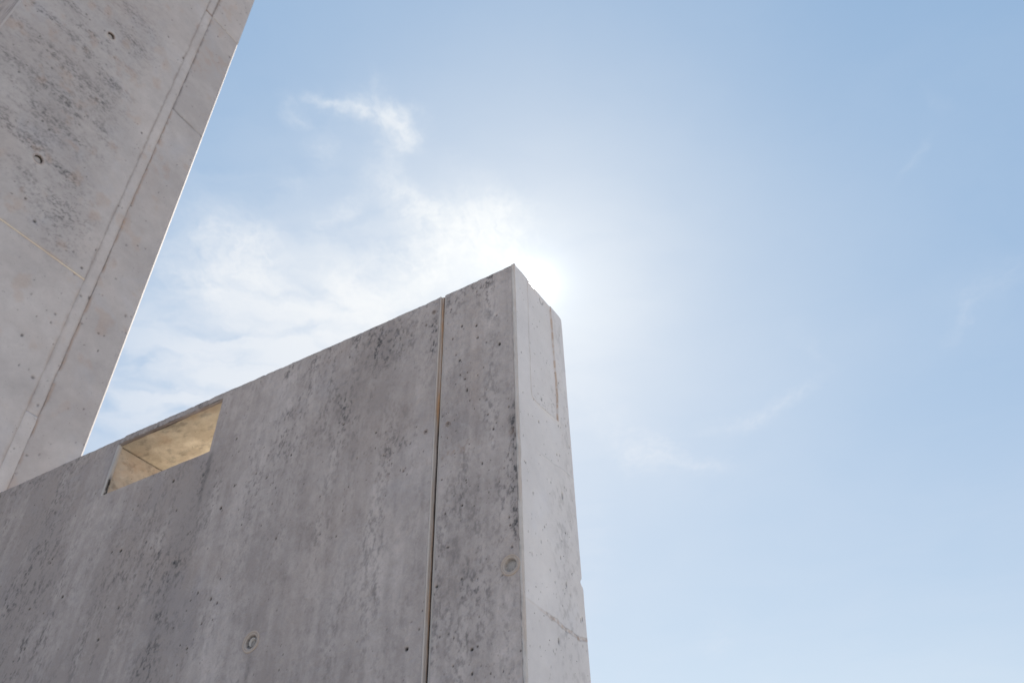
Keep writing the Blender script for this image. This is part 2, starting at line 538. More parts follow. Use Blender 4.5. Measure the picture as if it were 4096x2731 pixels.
PITS_BIG = [(1.422, 4.03, .0065, .010), (1.545, 4.198, .006, .007), (1.602, 3.908, .005, .005), (1.829, 2.758, .008, .008),
            (1.708, 2.966, .006, .005), (1.602, 3.275, .005, .005), (1.549, 2.697, .007, .005), (3.781, 3.679, .006, .007),
            (3.709, 3.666, .010, .009), (3.015, 3.70, .008, .009), (3.442, 3.994, .010, .010), (4.347, 3.506, .008, .006),
            (4.087, 3.511, .008, .009), (2.937, 3.217, .006, .009), (3.668, 3.193, .007, .008), (3.018, 3.012, .005, .006),
            (3.584, 3.331, .006, .008), (4.308, 3.784, .006, .007)]


def front_fields(Y, Z):
    """marks / tone / displacement of the weathered front, in metres of the wall's own frame"""
    # vertical rain streaks
    st = fbm(Y * 15, Z * 1.6, 21, 4)
    brk = fbm(Y * 74, Z * 44, 22, 4, 0.74)
    clump = fbm(Y * 14, Z * 7, 24, 3, 0.6)
    spots = sstep(0.44, 0.76, brk) * (0.35 + 1.1 * sstep(0.35, 0.65, clump))
    ctr = 3.205 + 0.05 * (4.1 - Z) + 0.03 * (fbm(Z * 2.2, Z * 0, 3, 3) - 0.5)
    s1 = gauss(Y, ctr, 0.075) * sstep(4.12, 3.95, Z) * (0.35 + 0.65 * fbm(Z * 5, Z * 0 + 3, 4, 3))
    s1b = gauss(Y, 3.19, 0.014) * sstep(4.11, 4.05, Z) * sstep(3.6, 3.95, Z)
    s2 = gauss(Y, 4.47 + 0.1 * (4.2 - Z), 0.07) * sstep(4.45, 4.2, Z)
    s3 = gauss(Y, 3.55, 0.20) * gauss(Z, 3.48, 0.20)
    s4 = gauss(Y, 2.30, 0.13) * gauss(Z, 4.12, 0.20)
    s5 = gauss(Y, 2.02, 0.16) * gauss(Z, 4.27, 0.12)
    s6 = gauss(Y, 1.786, 0.018) * sstep(4.42, 4.38, Z) * sstep(4.05, 4.25, Z)
    s7 = gauss(Y, 1.96, 0.10) * gauss(Z, 3.66, 0.10)
    s8 = gauss(Y, 2.65, 0.14) * gauss(Z, 4.05, 0.22)
    s9 = gauss(Y, 1.545, 0.13) * gauss(Z, 2.86, 0.14)
    s10 = gauss(Y, 1.362, 0.014) * sstep(3.78, 3.55, Z) * sstep(2.95, 3.15, Z)
    s11 = gauss(Y, 1.40, 0.05) * gauss(Z, 3.28, 0.22)
    s12 = gauss(Y, 4.25, 0.25) * gauss(Z, 3.35, 0.5)
    s13 = gauss(Y, 2.62, 0.012) * sstep(2.91, 2.88, Z) * 0.9
    s14 = gauss(Y, 1.6, 0.1) * gauss(Z, 4.42, 0.10)
    topw = sstep(4.30, 4.50, Z)
    stain = 0.92 * spots * (0.60 * s1 + 0.42 * s2 + 0.48 * s3 + 0.60 * s4 + 0.65 * s5 + 1.1 * s6 + 0.40 * s7 + 0.40 * s8
                     + 0.30 * s9 + 0.60 * s10 + 0.35 * s11 + 0.32 * s12 + 0.4 * s14 + 0.30 * topw + 0.17)
    stain += 0.30 * s1 * st + 0.45 * s1b + 0.25 * s10 + 0.10 * s2 * st + 0.30 * s13 * brk * 1.4 + 0.16 * s5 + 0.12 * s4
    stain += 0.30 * sstep(0.52, 0.75, st) * sstep(0.38, 0.7, brk)
    # scratchy rain-washed relief below the coping
    tone = 0.5 + 0.85 * (fbm(Y * 3.2, Z * 1.1, 31, 5) - 0.5) + 0.45 * (st - 0.5)
    tone += 0.42 * (fbm(Y * 34, Z * 3.0, 33, 4, 0.6) - 0.5)
    tone -= 0.20 * gauss(Y, 3.45, 0.35) * gauss(Z, 3.95, 0.15)
    tone -= 0.16 * gauss(Y, 2.05, 0.16) * gauss(Z, 3.55, 0.3)
    tone -= 0.22 * gauss(Y, 1.58, 0.16) * gauss(Z, 3.10, 0.40)
    tone -= 0.10 * sstep(2.8, 4.4, Y)
    tone -= 0.22 * gauss(Y, ctr, 0.10) * sstep(4.1, 3.9, Z)
    tone -= 0.16 * gauss(Y, 1.56, 0.15) * gauss(Z, 2.75, 0.25)
    tone += 0.35 * (fbm(Y * 22, Z * 18, 35, 4, 0.6) - 0.5)
    tone -= 0.18 * gauss(Y, 3.35, 0.28) * gauss(Z, 3.95, 0.22)
    tone += 0.20 * gauss(Y, 4.05, 0.14) * gauss(Z, 3.9, 0.25)
    tone += 0.13 * gauss(Y, 1.45, 0.2) * gauss(Z, 4.35, 0.2)
    # pour line: slightly paler below
    pl = 3.525 + 0.012 * (fbm(Y * 7, Y * 0, 9, 3) - 0.5) * 2
    band = gauss(Z, pl, 0.004)
    tone += 0.07 * sstep(pl + 0.004, pl - 0.004, Z) * sstep(2.3, 1.9, Y)
    rust = 0.10 * gauss(Z, pl + 0.012, 0.02) * spots * sstep(2.2, 1.8, Y) * 2
    rust += 0.08 * gauss(Y, 1.55, 0.035) * gauss(Z, 3.95, 0.3)
    disp = 0.0016 * (fbm(Y * 14, Z * 9, 41, 4) - 0.5) + 0.0034 * (fbm(Y * 42, Z * 32, 42, 3) - 0.5) \
        * (0.35 + 0.9 * sstep(3.7, 4.35, Z)) + 0.004 * (fbm(Y * 1.7, Z * 1.4, 43, 2) - 0.5)
    disp += -0.0010 * band * sstep(2.2, 1.9, Y)
    return stain, rust, tone, disp


def random_pits(y0, y1, z0, z1, n, seed, big=1.0):
    r = np.random.default_rng(seed)
    out = []
    yy = r.uniform(y0, y1, n * 3); zz_ = r.uniform(z0, z1, n * 3)
    dens = fbm(yy * 3, zz_ * 3, seed, 3)
    keep = np.where(dens + r.uniform(-0.2, 0.2, n * 3) > 0.5)[0][:n]
    for i in keep:
        s = (0.0012 + 0.0008 * r.exponential(1.0)) * big
        s = min(s, 0.0050)
        out.append((yy[i], zz_[i], s * r.uniform(0.8, 1.2), s * r.uniform(0.9, 1.9), r.uniform(0.55, 1.0)))
    return out


def front_panel(name, y0, y1, step, zstep, pits, holes, topline, win=None):
    Yc = coords(y0, y1, step)
    fineZ = []
    if win:
        for edge in (WY0, WY1):
            Yc[np.argmin(abs(Yc - edge))] = edge
    Zc = np.concatenate([[0.0, 0.8, 1.6], coords(2.2, 4.47, zstep)])
    if win:
        for edge in (WZ0, WZ1):
            Zc[np.argmin(abs(Zc - edge))] = edge
    Zc = np.concatenate([Zc, np.linspace(Zc[-1] + zstep, 4.4959, 6)])
    Y, Z = np.meshgrid(Yc, Zc)
    stain, rust, tone, disp = front_fields(Y, Z)
    pit = np.zeros_like(Y)
    add_pits(Yc, Zc, disp, pit, pits)
    edge = np.minimum(np.minimum(Y - y0, y1 - Y) / 0.010, 1)
    disp = disp * np.clip(edge, 0, 1)
    if win:
        wd = np.maximum(np.maximum(WY0 - Y, Y - WY1), np.maximum(WZ0 - Z, Z - WZ1))
        chip = 0.004 * sstep(0.55, 0.8, fbm(Y * 18, Z * 18, 77, 3))
        disp -= chip * (1 - sstep(0, 0.010, wd)) * (Z > WZ1 - .01)
    tl = topline(Yc)
    Zw = np.where(Z > 4.3, 4.3 + (Z - 4.3) * (tl[None] - 4.3) / (4.4959 - 4.3), Z)
    rnd = sstep(0.010, 0.0, tl[None] - Zw)
    X = FX - disp + 0.006 * rnd ** 2
    stain = stain + 0.45 * sstep(0.014, 0.0, tl[None] - Zw) * sstep(0.35, 0.6, fbm(Y * 20, Y * 0, 12, 3))
    rust = rust + 0.35 * sstep(0.012, 0.0, tl[None] - Zw) * sstep(0.60, 0.75, fbm(Y * 12, Y * 0, 15, 3))
    P = np.stack([X, Y, Zw], axis=-1)
    marks = np.stack([stain, rust, pit], axis=-1)
    keep = np.ones((len(Zc) - 1, len(Yc) - 1), bool)
    yc = (Yc[1:] + Yc[:-1]) / 2; zc = (Zc[1:] + Zc[:-1]) / 2
    if win:
        keep &= ~((yc[None] > WY0) & (yc[None] < WY1) & (zc[:, None] > WZ0) & (zc[:, None] < WZ1))
    for hy, hz, hr in holes:
        keep &= ~((yc[None] - hy) ** 2 + (zc[:, None] - hz) ** 2 < hr ** 2)
    # cap: fold the top over to the back
    capx = np.array([2.45, 2.65, BX - 0.006, BX])
    cap = np.stack([np.stack([np.full(len(Yc), x), Yc, tl + 0.016 * (x - FX) / (BX - FX)], axis=-1) for x in capx])
    P = np.concatenate([P, cap])
    marks = np.concatenate([marks, np.zeros((4, len(Yc), 3))])
    tone = np.concatenate([tone, np.full((4, len(Yc)), 0.6)])
    keep = np.concatenate([keep, np.ones((4, len(Yc) - 1), bool)])
    # side skirts
    nr = P.shape[0]
    a = P[:, :1].copy(); a[..., 0] = np.maximum(a[..., 0], FX + 0.03)
    b = P[:, -1:].copy(); b[..., 0] = np.maximum(b[..., 0], FX + 0.03)
    P = np.concatenate([a, P, b], axis=1)
    marks = np.concatenate([marks[:, :1], marks, marks[:, -1:]], axis=1)
    tone = np.concatenate([tone[:, :1], tone, tone[:, -1:]], axis=1)
    keep = np.concatenate([np.ones((nr - 1, 1), bool), keep, np.ones((nr - 1, 1), bool)], axis=1)
    return grid(name, P, M_FRONT, wall, marks, tone, keep, flip=True)


PL = [(a, b, ra, rb, 1.0) for a, b, ra, rb in PITS_BIG]
HOLES_BIG = [(2.630, 2.958, 0.040), (1.384, 2.967, 0.034)]
HOLES_SMALL = [(1.683, 3.697), (1.798, 3.698), (1.791, 4.406), (1.584, 4.463)]
front_panel('wall_panel', JL, LW + 0.01, 0.0042, 0.0042,
            PL + random_pits(JL, 5.3, 2.4, 4.49, 1900, 3), [HOLES_BIG[0]] + [(a, b, .0075) for a, b in HOLES_SMALL[1:3]], top_front, win=True)
p2 = front_panel('wall_panel', CY, JR, 0.0032, 0.0036,
                 PL + random_pits(CY, JR, 2.4, 4.49, 520, 4), [HOLES_BIG[1]] + [(HOLES_SMALL[0][0], HOLES_SMALL[0][1], .0075)], top_front)

# ---- the vertical joint: two mortar beads, a rust-stained strip and a dark slit
Zj = np.concatenate([[0.0, 1.5], coords(2.2, 4.489, 0.006)])


def strip_profile(name, pts, mat, rustk, dirtk, seed, wob=0.0015, tonek=0.5):
    """pts: list of (x, y) across; extruded in z with wobble"""
    n = len(pts)
    Z = Zj[:, None] * np.ones((1, n))
    X = np.array([p[0] for p in pts])[None] + wob * (fbm(Z * 25, np.arange(n)[None] * 3.3 + Z * 0, seed, 4) - 0.5)
    Y = np.array([p[1] for p in pts])[None] + wob * (fbm(Z * 18, np.arange(n)[None] * 5.1 + Z * 0 + 40, seed + 1, 4) - 0.5)
    P = np.stack([X, Y, Z], axis=-1)
    if seed == 50:
        Y = Y + np.array([.006, .006, .005, .002, 0, 0])[None] * sstep(3.53, 3.52, Z)
        X = X - 0.001 * sstep(3.53, 3.52, Z)
    pat = fbm(Z * 6, np.arange(n)[None] * 0.6 + Z * 0, seed + 2, 5, 0.6)
    rust = np.array(rustk)[None] * (0.35 + 1.2 * sstep(0.35, 0.7, pat) + 0.8 * gauss(Z, 3.82, 0.10))
    dirt = np.array(dirtk)[None] * (0.6 + 0.6 * pat)
    if seed == 51:
        dirt = dirt + np.array([0, .25, 1.1, 2.0, .5, 0])[None] * sstep(3.88, 3.66, Z + 0.1 * (pat - .5)) + np.array([0, 0, 0, 1.2, 0, 0])[None] * gauss(Z, 4.42, 0.07)
        rust = rust * (1 - 0.45 * sstep(3.8, 3.6, Z))
    marks = np.stack([dirt, rust, np.clip(dirt - 1.0, 0, 1) * 0.9], axis=-1)
    return grid(name, P, mat, wall, marks, np.full(Z.shape, tonek), flip=False)


strip_profile('joint_bead', [(2.425, 1.7580), (2.3995, 1.7575), (2.3975, 1.7550), (2.3985, 1.7520), (2.408, 1.7505), (2.426, 1.7500)],
              M_BEAD, [0, 0, .05, .1, .3, .5], [0.1, 0.15, 0, 0, .2, .5], 50, tonek=0.75)
strip_profile('joint_strip', [(2.409, 1.7505), (2.4095, 1.747), (2.4095, 1.742), (2.4110, 1.7395), (2.430, 1.7385), (2.430, 1.7335)],
              M_BEAD, [.45, .75, .75, .6, .2, .1], [0, 0, 0.1, .5, 1.6, 1.8], 51, wob=0.003, tonek=0.45)
strip_profile('joint_bead', [(2.430, 1.7338), (2.406, 1.7330), (2.403, 1.7290), (2.4035, 1.7245), (2.4005, 1.7210), (2.425, 1.7207)],
              M_BEAD, [0, .1, .15, .08, 0, 0], [0.6, 0.25, .05, .1, 0.1, .3], 52, tonek=0.45)

# ---- corner strip (a chamfer left by the formwork), end face with its recessed patch
Zc_ = np.concatenate([[0.0, 1.5], coords(2.2, 4.505, 0.006)])
cpts = np.array([(2.4300, 1.3530), (2.4020, 1.3515), (2.3990, 1.3495), (2.3992, 1.3440), (2.4010, 1.3385), (2.4045, 1.3342), (2.4085, 1.3345), (2.43, 1.3400)])
n_ = len(cpts)
Z = Zc_[:, None] * np.ones((1, n_))
X = cpts[:, 0][None] + 0.0015 * (fbm(Z * 9, Z * 0 + np.arange(n_)[None] * .5, 60, 4) - .5)
Y = cpts[:, 1][None] + 0.0015 * (fbm(Z * 7, Z * 0 + np.arange(n_)[None] * .5 + 9, 61, 4) - .5)
brk = fbm(Z * 16, Z * 0 + np.arange(n_)[None] * .7, 62, 5, 0.6)
dirt = 0.75 * sstep(0.50, 0.68, brk) * np.array([1, 1, .9, .3, .15, .15, .4, .5])[None] * (0.45 + 0.7 * sstep(4.0, 3.6, Z))
rustc = 0.22 * sstep(0.45, 0.7, fbm(Z * 8, Z * 0 + np.arange(n_)[None], 63, 4))
tb = np.minimum(1, (4.505 - Z) / 0.012)
Zs = np.minimum(Z, 4.496); Zs[-1] = 4.496 + 0.007 * np.arange(n_) / n_
Zs[-2:, 1:4] -= 0.003
strip_o = grid('corner_strip', np.stack([X, Y, Zs], -1), M_BEAD, wall, np.stack([dirt, rustc, dirt * 0], -1), np.full(Z.shape, 0.95), flip=True)

TOPX = [2.42, 2.435, 2.504, 2.557, 2.580, 2.597, 2.615, 2.646, 2.724, 2.788, 2.800, 2.850, 2.878, 2.900, 2.9165]
TOPZ = [4.524, 4.532, 4.541, 4.542, 4.540, 4.538, 4.538, 4.540, 4.543, 4.545, 4.550, 4.553, 4.553, 4.550, 4.540]
# keep the front corner meeting the front panel's top
TOPZ = [z - 0.0 for z in TOPZ]
REC = [(2.559, 4.62), (2.546, 4.174), (2.547, 4.011), (2.544, 3.832), (2.551, 3.806), (2.58, 3.800), (2.679, 3.807), (2.79, 3.821),
       (2.803, 3.986), (2.797, 4.232), (2.792, 4.62)]
CRACK = [(2.44, 2.848), (2.534, 2.844), (2.596, 2.844), (2.683, 2.838), (2.802, 2.838), (2.916, 2.854)]
SEAM = [(2.44, 3.535), (2.595, 3.542), (2.711, 3.549), (2.804, 3.570), (2.916, 3.575)]


def inside_poly(X, Z, poly):
    c = np.zeros(X.shape, bool)
    n = len(poly)
    for i in range(n):
        x1, z1 = poly[i]; x2, z2 = poly[(i + 1) % n]
        if z1 == z2:
            continue
        hit = ((z1 > Z) != (z2 > Z)) & (X < (x2 - x1) * (Z - z1) / (z2 - z1) + x1)
        c ^= hit
    return c


def dist_poly(X, Z, poly, closed=False):
    d = np.full(X.shape, 9.0)
    n = len(poly)
    for i in range(n if closed else n - 1):
        x1, z1 = poly[i]; x2, z2 = poly[(i + 1) % n]
        dx, dz = x2 - x1, z2 - z1
        t = np.clip(((X - x1) * dx + (Z - z1) * dz) / (dx * dx + dz * dz), 0, 1)
        d = np.minimum(d, np.hypot(X - x1 - t * dx, Z - z1 - t * dz))
    return d


def end_face():
    Xc = coords(CX, 2.917, 0.0032)
    Zc = np.concatenate([[0.0, 0.8, 1.6], coords(2.2, 4.50, 0.0036)])
    Xm, Zm = np.meshgrid(Xc, Zc)
    wob = 0.004 * (fbm(Xm * 30, Zm * 30, 70, 3) - 0.5)
    ins = inside_poly(Xm + wob, Zm + wob, REC)
    dl = dist_poly(Xm + wob, Zm, REC)
    sd = np.where(ins, -dl, dl)
    disp = 0.0012 * (fbm(Xm * 18, Zm * 12, 71, 4) - 0.5) + 0.003 * (fbm(Xm * 3, Zm * 2, 72, 2) - 0.5)
    rightside = (Xm > 2.72)
    # patch: pressed in a little, framed by a ragged mortar seam
    disp -= 0.0065 * sstep(0.003, -0.003, sd)
    
    disp += 0.0030 * gauss(sd, 0.004, 0.0035)
    jag = fbm(Xm * 70, Zm * 40, 73, 4)
    rust = 0.75 * gauss(sd, 0.0, 0.0026) * rightside * (0.35 + 0.65 * sstep(0.36, 0.6, jag)) + 0.62 * gauss(sd, 0, 0.0045) * ~rightside * (0.65 + 0.35 * sstep(0.4, 0.6, jag))
    rust += 0.7 * gauss(Xm, 2.575, 0.02) * gauss(Zm, 3.803, 0.006) * gauss(sd, 0, 0.004)
    rust *= (Zm > 3.79)
    stain = 0.34 * gauss(sd, 0.001, 0.0035) * ~rightside * (Zm > 3.78)
    cl_ = sstep(0.50, 0.70, fbm(Xm * 60, Zm * 60, 74, 4, 0.65))
    stain += 1.0 * cl_ * gauss(Xm, 2.66, 0.055) * gauss(Zm, 3.842 + (Xm - 2.66) * .05, 0.022)
    stain += 0.5 * cl_ * gauss(Xm, 2.76, 0.02) * gauss(Zm, 3.92, 0.09)
    # grey mottle running down
    mo = sstep(0.46, 0.72, fbm(Xm * 45, Zm * 30, 75, 4, 0.6))
    stain += 0.30 * mo * gauss(Xm, 2.74, 0.07) * sstep(3.6, 3.4, Zm) * (0.5 + 0.6 * fbm(Xm * 5, Zm * 4, 76, 3))
    stain += 0.16 * mo * gauss(Xm, 2.86, 0.05)
    tone = 0.55 + 0.55 * (fbm(Xm * 4, Zm * 2, 77, 4) - 0.5)
    tone -= 0.18 * gauss(Xm, 2.78, 0.10) * sstep(3.6, 3.2, Zm)
    tone -= 0.22 * sstep(2.845, 2.835, Zm)
    # ragged pour seam
    wz = 0.010 * (fbm(Xm * 26, Zm * 0, 78, 4) - 0.5) * sstep(2.5, 2.6, Xm) * 2
    dc = dist_poly(Xm, Zm + wz, CRACK)
    amp = sstep(2.50, 2.62, Xm)
    wd = 0.003 + 0.009 * amp * fbm(Xm * 60, Zm * 0, 79, 4, 0.7)
    seam = 1 - sstep(wd * 0.5, wd * 1.3, dc)
    disp += seam * (0.0005 + amp * 0.006 * (fbm(Xm * 60, Zm * 60, 80, 3) - 0.62))
    rust += 0.26 * seam * (0.4 + amp * 1.2 * sstep(.4, .7, jag))
    stain += 0.22 * (0.4 + amp) * (1 - sstep(0, 0.004, abs(dc - wd))) + 0.3 * seam * amp * sstep(0.5, 0.62, fbm(Xm * 90, Zm * 90, 83, 3))
    ds = dist_poly(Xm, Zm + wz * .4, SEAM)
    disp += 0.0012 * (1 - sstep(0.001, 0.005, ds)) * sstep(2.5, 2.62, Xm)
    stain += 0.14 * (1 - sstep(0.001, 0.004, ds)) * sstep(2.55, 2.65, Xm)
    pit = np.zeros_like(Xm)
    r = np.random.default_rng(12)
    pl = [(r.uniform(CX + .02, 2.90), r.uniform(2.4, 4.4), s, s * r.uniform(1.2, 2.4), r.uniform(.35, .8))
          for s in (0.0015 + 0.0008 * r.exponential(1, 230))]
    pl += [(2.882, 2.93, .004, .009, 1), (2.79, 3.795, .0045, .0045, 1), (2.74, 2.98, .003, .004, .9), (2.815, 3.80, .0025, .0035, .9),
           (2.62, 3.22, .003, .003, .8), (2.468, 4.49, .003, .003, .8)]
    add_pits(Xc, Zc, disp, pit, pl)
    topz = np.interp(Xc, TOPX, TOPZ) + 0.003 * (fbm(Xc * 40, Xc * 0, 81, 4) - 0.5)
    Zw = np.where(Zm > 4.2, 4.2 + (Zm - 4.2) * (topz[None] - 4.2) / (4.5 - 4.2), Zm)
    rnd = sstep(0.010, 0.0, topz[None] - Zw)
    disp = disp * (1 - 0.7 * sstep(4.50, 4.535, Zw))
    # crescent scar near the top edge of the patch
    sc = gauss(np.hypot((Xm - 2.705) / 1.0, (Zw - 4.515) / 1.4), 0.018, 0.004) * (Zw < 4.515)
    stain += 0.55 * sc
    disp -= 0.0015 * sc
    # chipped notch in the far arris
    nt = np.exp(-((Zm - 3.089) / 0.014) ** 2)
    edge = np.clip(np.minimum((Xm - CX) / 0.012, 1), 0, 1)
    disp = disp * edge
    back = 2.917 + 0.0025 * (fbm(Zm * 30, Zm * 0, 82, 4) - .5) - 0.016 * nt
    back = back + 0.006 * sstep(3.075, 3.070, Zm)
    Xw = CX + (Xm - CX) * (back - CX) / (2.917 - CX)
    rb = sstep(0.008, 0.0, back - Xw)
    Yw = EY - disp + 0.006 * rnd ** 2 + 0.006 * rb ** 2
    kk = EY / 1.349
    P = np.stack([Xw * kk, Yw, 1.6 + (Zw - 1.6) * kk - 0.02 * (Zw < 0.1)], -1)
    marks = np.stack([stain, rust, pit], -1)
    # skirts: top back into the wall, right side round to the back
    t = P[-1:].copy(); t[..., 1] = EY + 0.06
    P = np.concatenate([P, t]); marks = np.concatenate([marks, marks[-1:] * 0]); tone = np.concatenate([tone, tone[-1:]])
    b = P[:, -1:].copy(); b[..., 1] = EY + 0.05
    P = np.concatenate([P, b], 1); marks = np.concatenate([marks, marks[:, -1:] * 0], 1); tone = np.concatenate([tone, tone[:, -1:]], 1)
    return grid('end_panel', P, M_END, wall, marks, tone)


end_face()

# ---- core of the wall behind the skins
e_ = 0.012
box('wall_core', FX + 0.020, BX - 0.008, EY + 0.010, WY0 - 0.001, 0.0, 4.470, M_CORE, wall)
box('wall_core', FX + 0.020, BX - 0.008, WY0 - 0.001, WY1 + 0.001, 0.0, WZ0 - 0.012, M_CORE, wall)
box('wall_core', FX + 0.020, BX - 0.008, WY1 + 0.001, LW + 0.01, 0.0, 4.470, M_CORE, wall)
box('lintel', FX + 0.030, BX - 0.008, WY0 - 0.001, WY1 + 0.001, WZ1 + 0.006, 4.480, M_CORE, wall)
# back skin
box('back_face', BX - 0.008, BX - 0.002, EY + 0.03, WY0, 0.0, 4.52, M_CORE, wall)
box('back_face', BX - 0.008, BX - 0.002, WY1, LW, 0.0, 4.52, M_CORE, wall)
box('back_face', BX - 0.008, BX - 0.002, WY0, WY1, 0.0, WZ0, M_CORE, wall)
box('back_face', BX - 0.008, BX - 0.002, WY0, WY1, WZ1 + 0.006, 4.52, M_CORE, wall)


# ---- window lining
def lining(name, fn, na, nb, mat, seed, flip=False, tone0=0.5, shadef=None):
    a, b = np.meshgrid(np.linspace(0, 1, na), np.linspace(0, 1, nb))
    P, n = fn(a, b)
    s = a * 0.85 + 0; t = b * 0.52
    d = 0.003 * (fbm(s * 16, t * 16, seed, 5) - 0.5) + 0.0025 * sstep(0.6, 0.75, fbm(s * 30, t * 30, seed + 1, 3))
    e = np.clip(np.minimum(np.minimum(a, 1 - a), np.minimum(b, 1 - b)) / 0.02, 0, 1)
    P = P + (d * e)[..., None] * np.array(n)
    tone = tone0 + 1.3 * (fbm(s * 9, t * 14, seed + 2, 5, 0.6) - 0.5)
    st_ = 0.35 * sstep(0.52, 0.78, fbm(s * 14, t * 26, seed + 3, 5, 0.6))
    if shadef is not None:
        st_ = st_ + shadef(a, b)
    rs = 0.30 * sstep(0.45, 0.75, fbm(s * 7 + 3, t * 9, seed + 4, 4))
    return grid(name, P, mat, wall, np.stack([st_, rs, a * 0], -1), tone, flip=flip)


SX = 2.414   # where the soffit begins behind the rough edge
SZ = WZ1 - 0.011
lining('soffit', lambda a, b: (np.stack([SX + b * (BX - 0.003 - SX), WY0 + a * (WY1 - WY0), SZ + 0.0 * a + 0.004 * np.sin(a * 9)], -1), (0, 0, -1)),
       200, 120, M_LINING, 101, shadef=lambda a, b: 0.8 * sstep(0.975, 0.995, a) + 0.10 * sstep(0.3, 0, b))  # painted shade: darker along the inner corner and near the front
lining('window_jamb', lambda a, b: (np.stack([FX + 0.022 + b * (BX - 0.003 - FX - 0.022), WY1 - 0.004 + a * 0, WZ0 + a * (WZ1 - WZ0)], -1), (0, -1, 0)),
       90, 120, M_JAMB, 111, shadef=lambda a, b: 0.8 * sstep(0.96, 0.99, a) + 0.15 * sstep(0.25, 0, b))  # shade put into the colour at the top corner and front
lining('window_jamb', lambda a, b: (np.stack([FX + 0.004 + b * (BX - 0.003 - FX - 0.004), WY0 + 0.0005 + a * 0, WZ0 + a * (WZ1 - WZ0)], -1), (0, 1, 0)),
       90, 120, M_LINING, 121)
lining('window_sill', lambda a, b: (np.stack([FX + 0.003 + b * (BX - 0.003 - FX - 0.003), WY0 + a * (WY1 - WY0), WZ0 + a * 0 - 0.0005], -1), (0, 0, 1)),
       160, 100, M_LINING, 131, flip=True)
# rough broken edge under the lintel
ya = np.linspace(WY0 + .001, WY1 - .001, 260)
jg = fbm(ya * 14, ya * 0, 140, 4)
rows = []
for k, (x, z) in enumerate([(FX + 0.003, WZ1 + 0.003), (FX + 0.004, WZ1 - 0.002), (FX + 0.008, WZ1 - 0.005), (SX - 0.002, SZ + 0.001), (SX + 0.006, SZ + 0.004)]):
    rows.append(np.stack([x + 0.005 * (fbm(ya * 30, ya * 0 + k, 141, 3) - .5), ya,
                          z + 0.008 * (jg - 0.5) * (k in (2, 3)) + 0.0015 * (fbm(ya * 60, ya * 0 + k, 142, 3) - .5)], -1))
P = np.stack(rows)
dirt = np.stack([(0.14 + 0.40 * sstep(3.3, 3.8, ya)) * (0.5 + fbm(ya * 25, ya * 0 + k, 143, 4)) * (0.6 if k < 1 else 1) for k in range(5)])
rus = np.stack([0.35 * fbm(ya * 12, ya * 0 + k, 144, 3) for k in range(5)])
grid('lintel_edge', P, M_FRONT, wall, np.stack([dirt, rus, dirt * 0], -1), np.full(dirt.shape, 0.4))
# pale mortar fillet down the left jamb, dark gap at its foot
zj = np.linspace(WZ0 + .001, WZ1 - .003, 120)
rows = []
for k, (x, y) in enumerate([(FX + 0.002, WY1 + 0.003), (FX - 0.0005, WY1 - 0.001), (FX + 0.003, WY1 - 0.012), (FX + 0.012, WY1 - 0.016), (FX + 0.026, WY1 - 0.010)]):
    rows.append(np.stack([x + 0.002 * (fbm(zj * 30, zj * 0 + k, 151, 3) - .5), y + 0.004 * (fbm(zj * 22, zj * 0 + k * .4, 152, 3) - .5), zj], -1))
P = np.stack(rows)
dirt = np.stack([(np.array([.25, 0, .12, 1.0, 1.0])[k]) * (sstep(4.26, 4.18, zj) if k > 2 else 1) * (0.5 + fbm(zj * 25, zj * 0 + k, 153, 3)) for k in range(5)])
grid('jamb_fillet', P, M_BEAD, wall, np.stack([dirt, dirt * 0, (dirt > .8) * .8], -1), np.full(dirt.shape, 0.7), flip=False)


# ---- tie plugs and tie points on the front
def tie_plug(y, z, r, seed, clip=None, dk=1.0):
    ax = (-1, 0, 0); up = (0, 0, 1)
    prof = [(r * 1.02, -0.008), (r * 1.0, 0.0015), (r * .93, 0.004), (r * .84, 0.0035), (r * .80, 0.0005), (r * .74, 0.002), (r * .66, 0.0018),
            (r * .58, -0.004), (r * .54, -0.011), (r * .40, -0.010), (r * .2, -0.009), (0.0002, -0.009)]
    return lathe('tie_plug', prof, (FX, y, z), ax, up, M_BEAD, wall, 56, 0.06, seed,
                 rustf=[.1, .25, .30, .25, .15, .2, .2, .1, 0, 0, 0, 0], dirt_shadef=[dk * v for v in (.4, .2, .05, .1, .45, .1, .15, .6, .9, .8, .55, .6)], clip=clip)


tp = tie_plug(2.630, 2.958, 0.047, 160)
# crescent of mortar left in the plug
ang_ = np.linspace(math.radians(-60), math.radians(150), 30)
rows = []
for rr, h in ((0.020, -0.010), (0.0185, -0.003), (0.014, -0.002), (0.010, -0.010)):
    w = np.sin(np.linspace(0, PI, 30)) ** .5
    rad = 0.0155 + (rr - 0.0155) * w
    rows.append(np.stack([FX - h + 0.001 * (fbm(ang_ * 5, ang_ * 0 + rr * 99, 7, 3) - .5), 2.626 + np.cos(ang_) * rad, 2.956 + np.sin(ang_) * rad * 1.1], -1))
o = grid('mortar_crescent', np.stack(rows), M_BEAD, wall, None, np.full((4, 30), 0.6))
tp2 = tie_plug(1.388, 2.967, 0.041, 165, dk=0.6)


def small_tie(y, z, seed):
    r = 0.0135
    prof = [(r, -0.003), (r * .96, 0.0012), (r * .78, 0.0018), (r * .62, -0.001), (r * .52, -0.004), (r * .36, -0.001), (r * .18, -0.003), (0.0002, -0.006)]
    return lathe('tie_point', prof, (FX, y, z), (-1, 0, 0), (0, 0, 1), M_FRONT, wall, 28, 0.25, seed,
                 rustf=[0, .1, .1, .1, 0, .1, 0, 0], dirt_shadef=[.1, .25, .1, .5, .8, .3, .7, 1])


for i, (a, b) in enumerate(HOLES_SMALL[:3]):
    small_tie(a, b, 170 + i * 3)

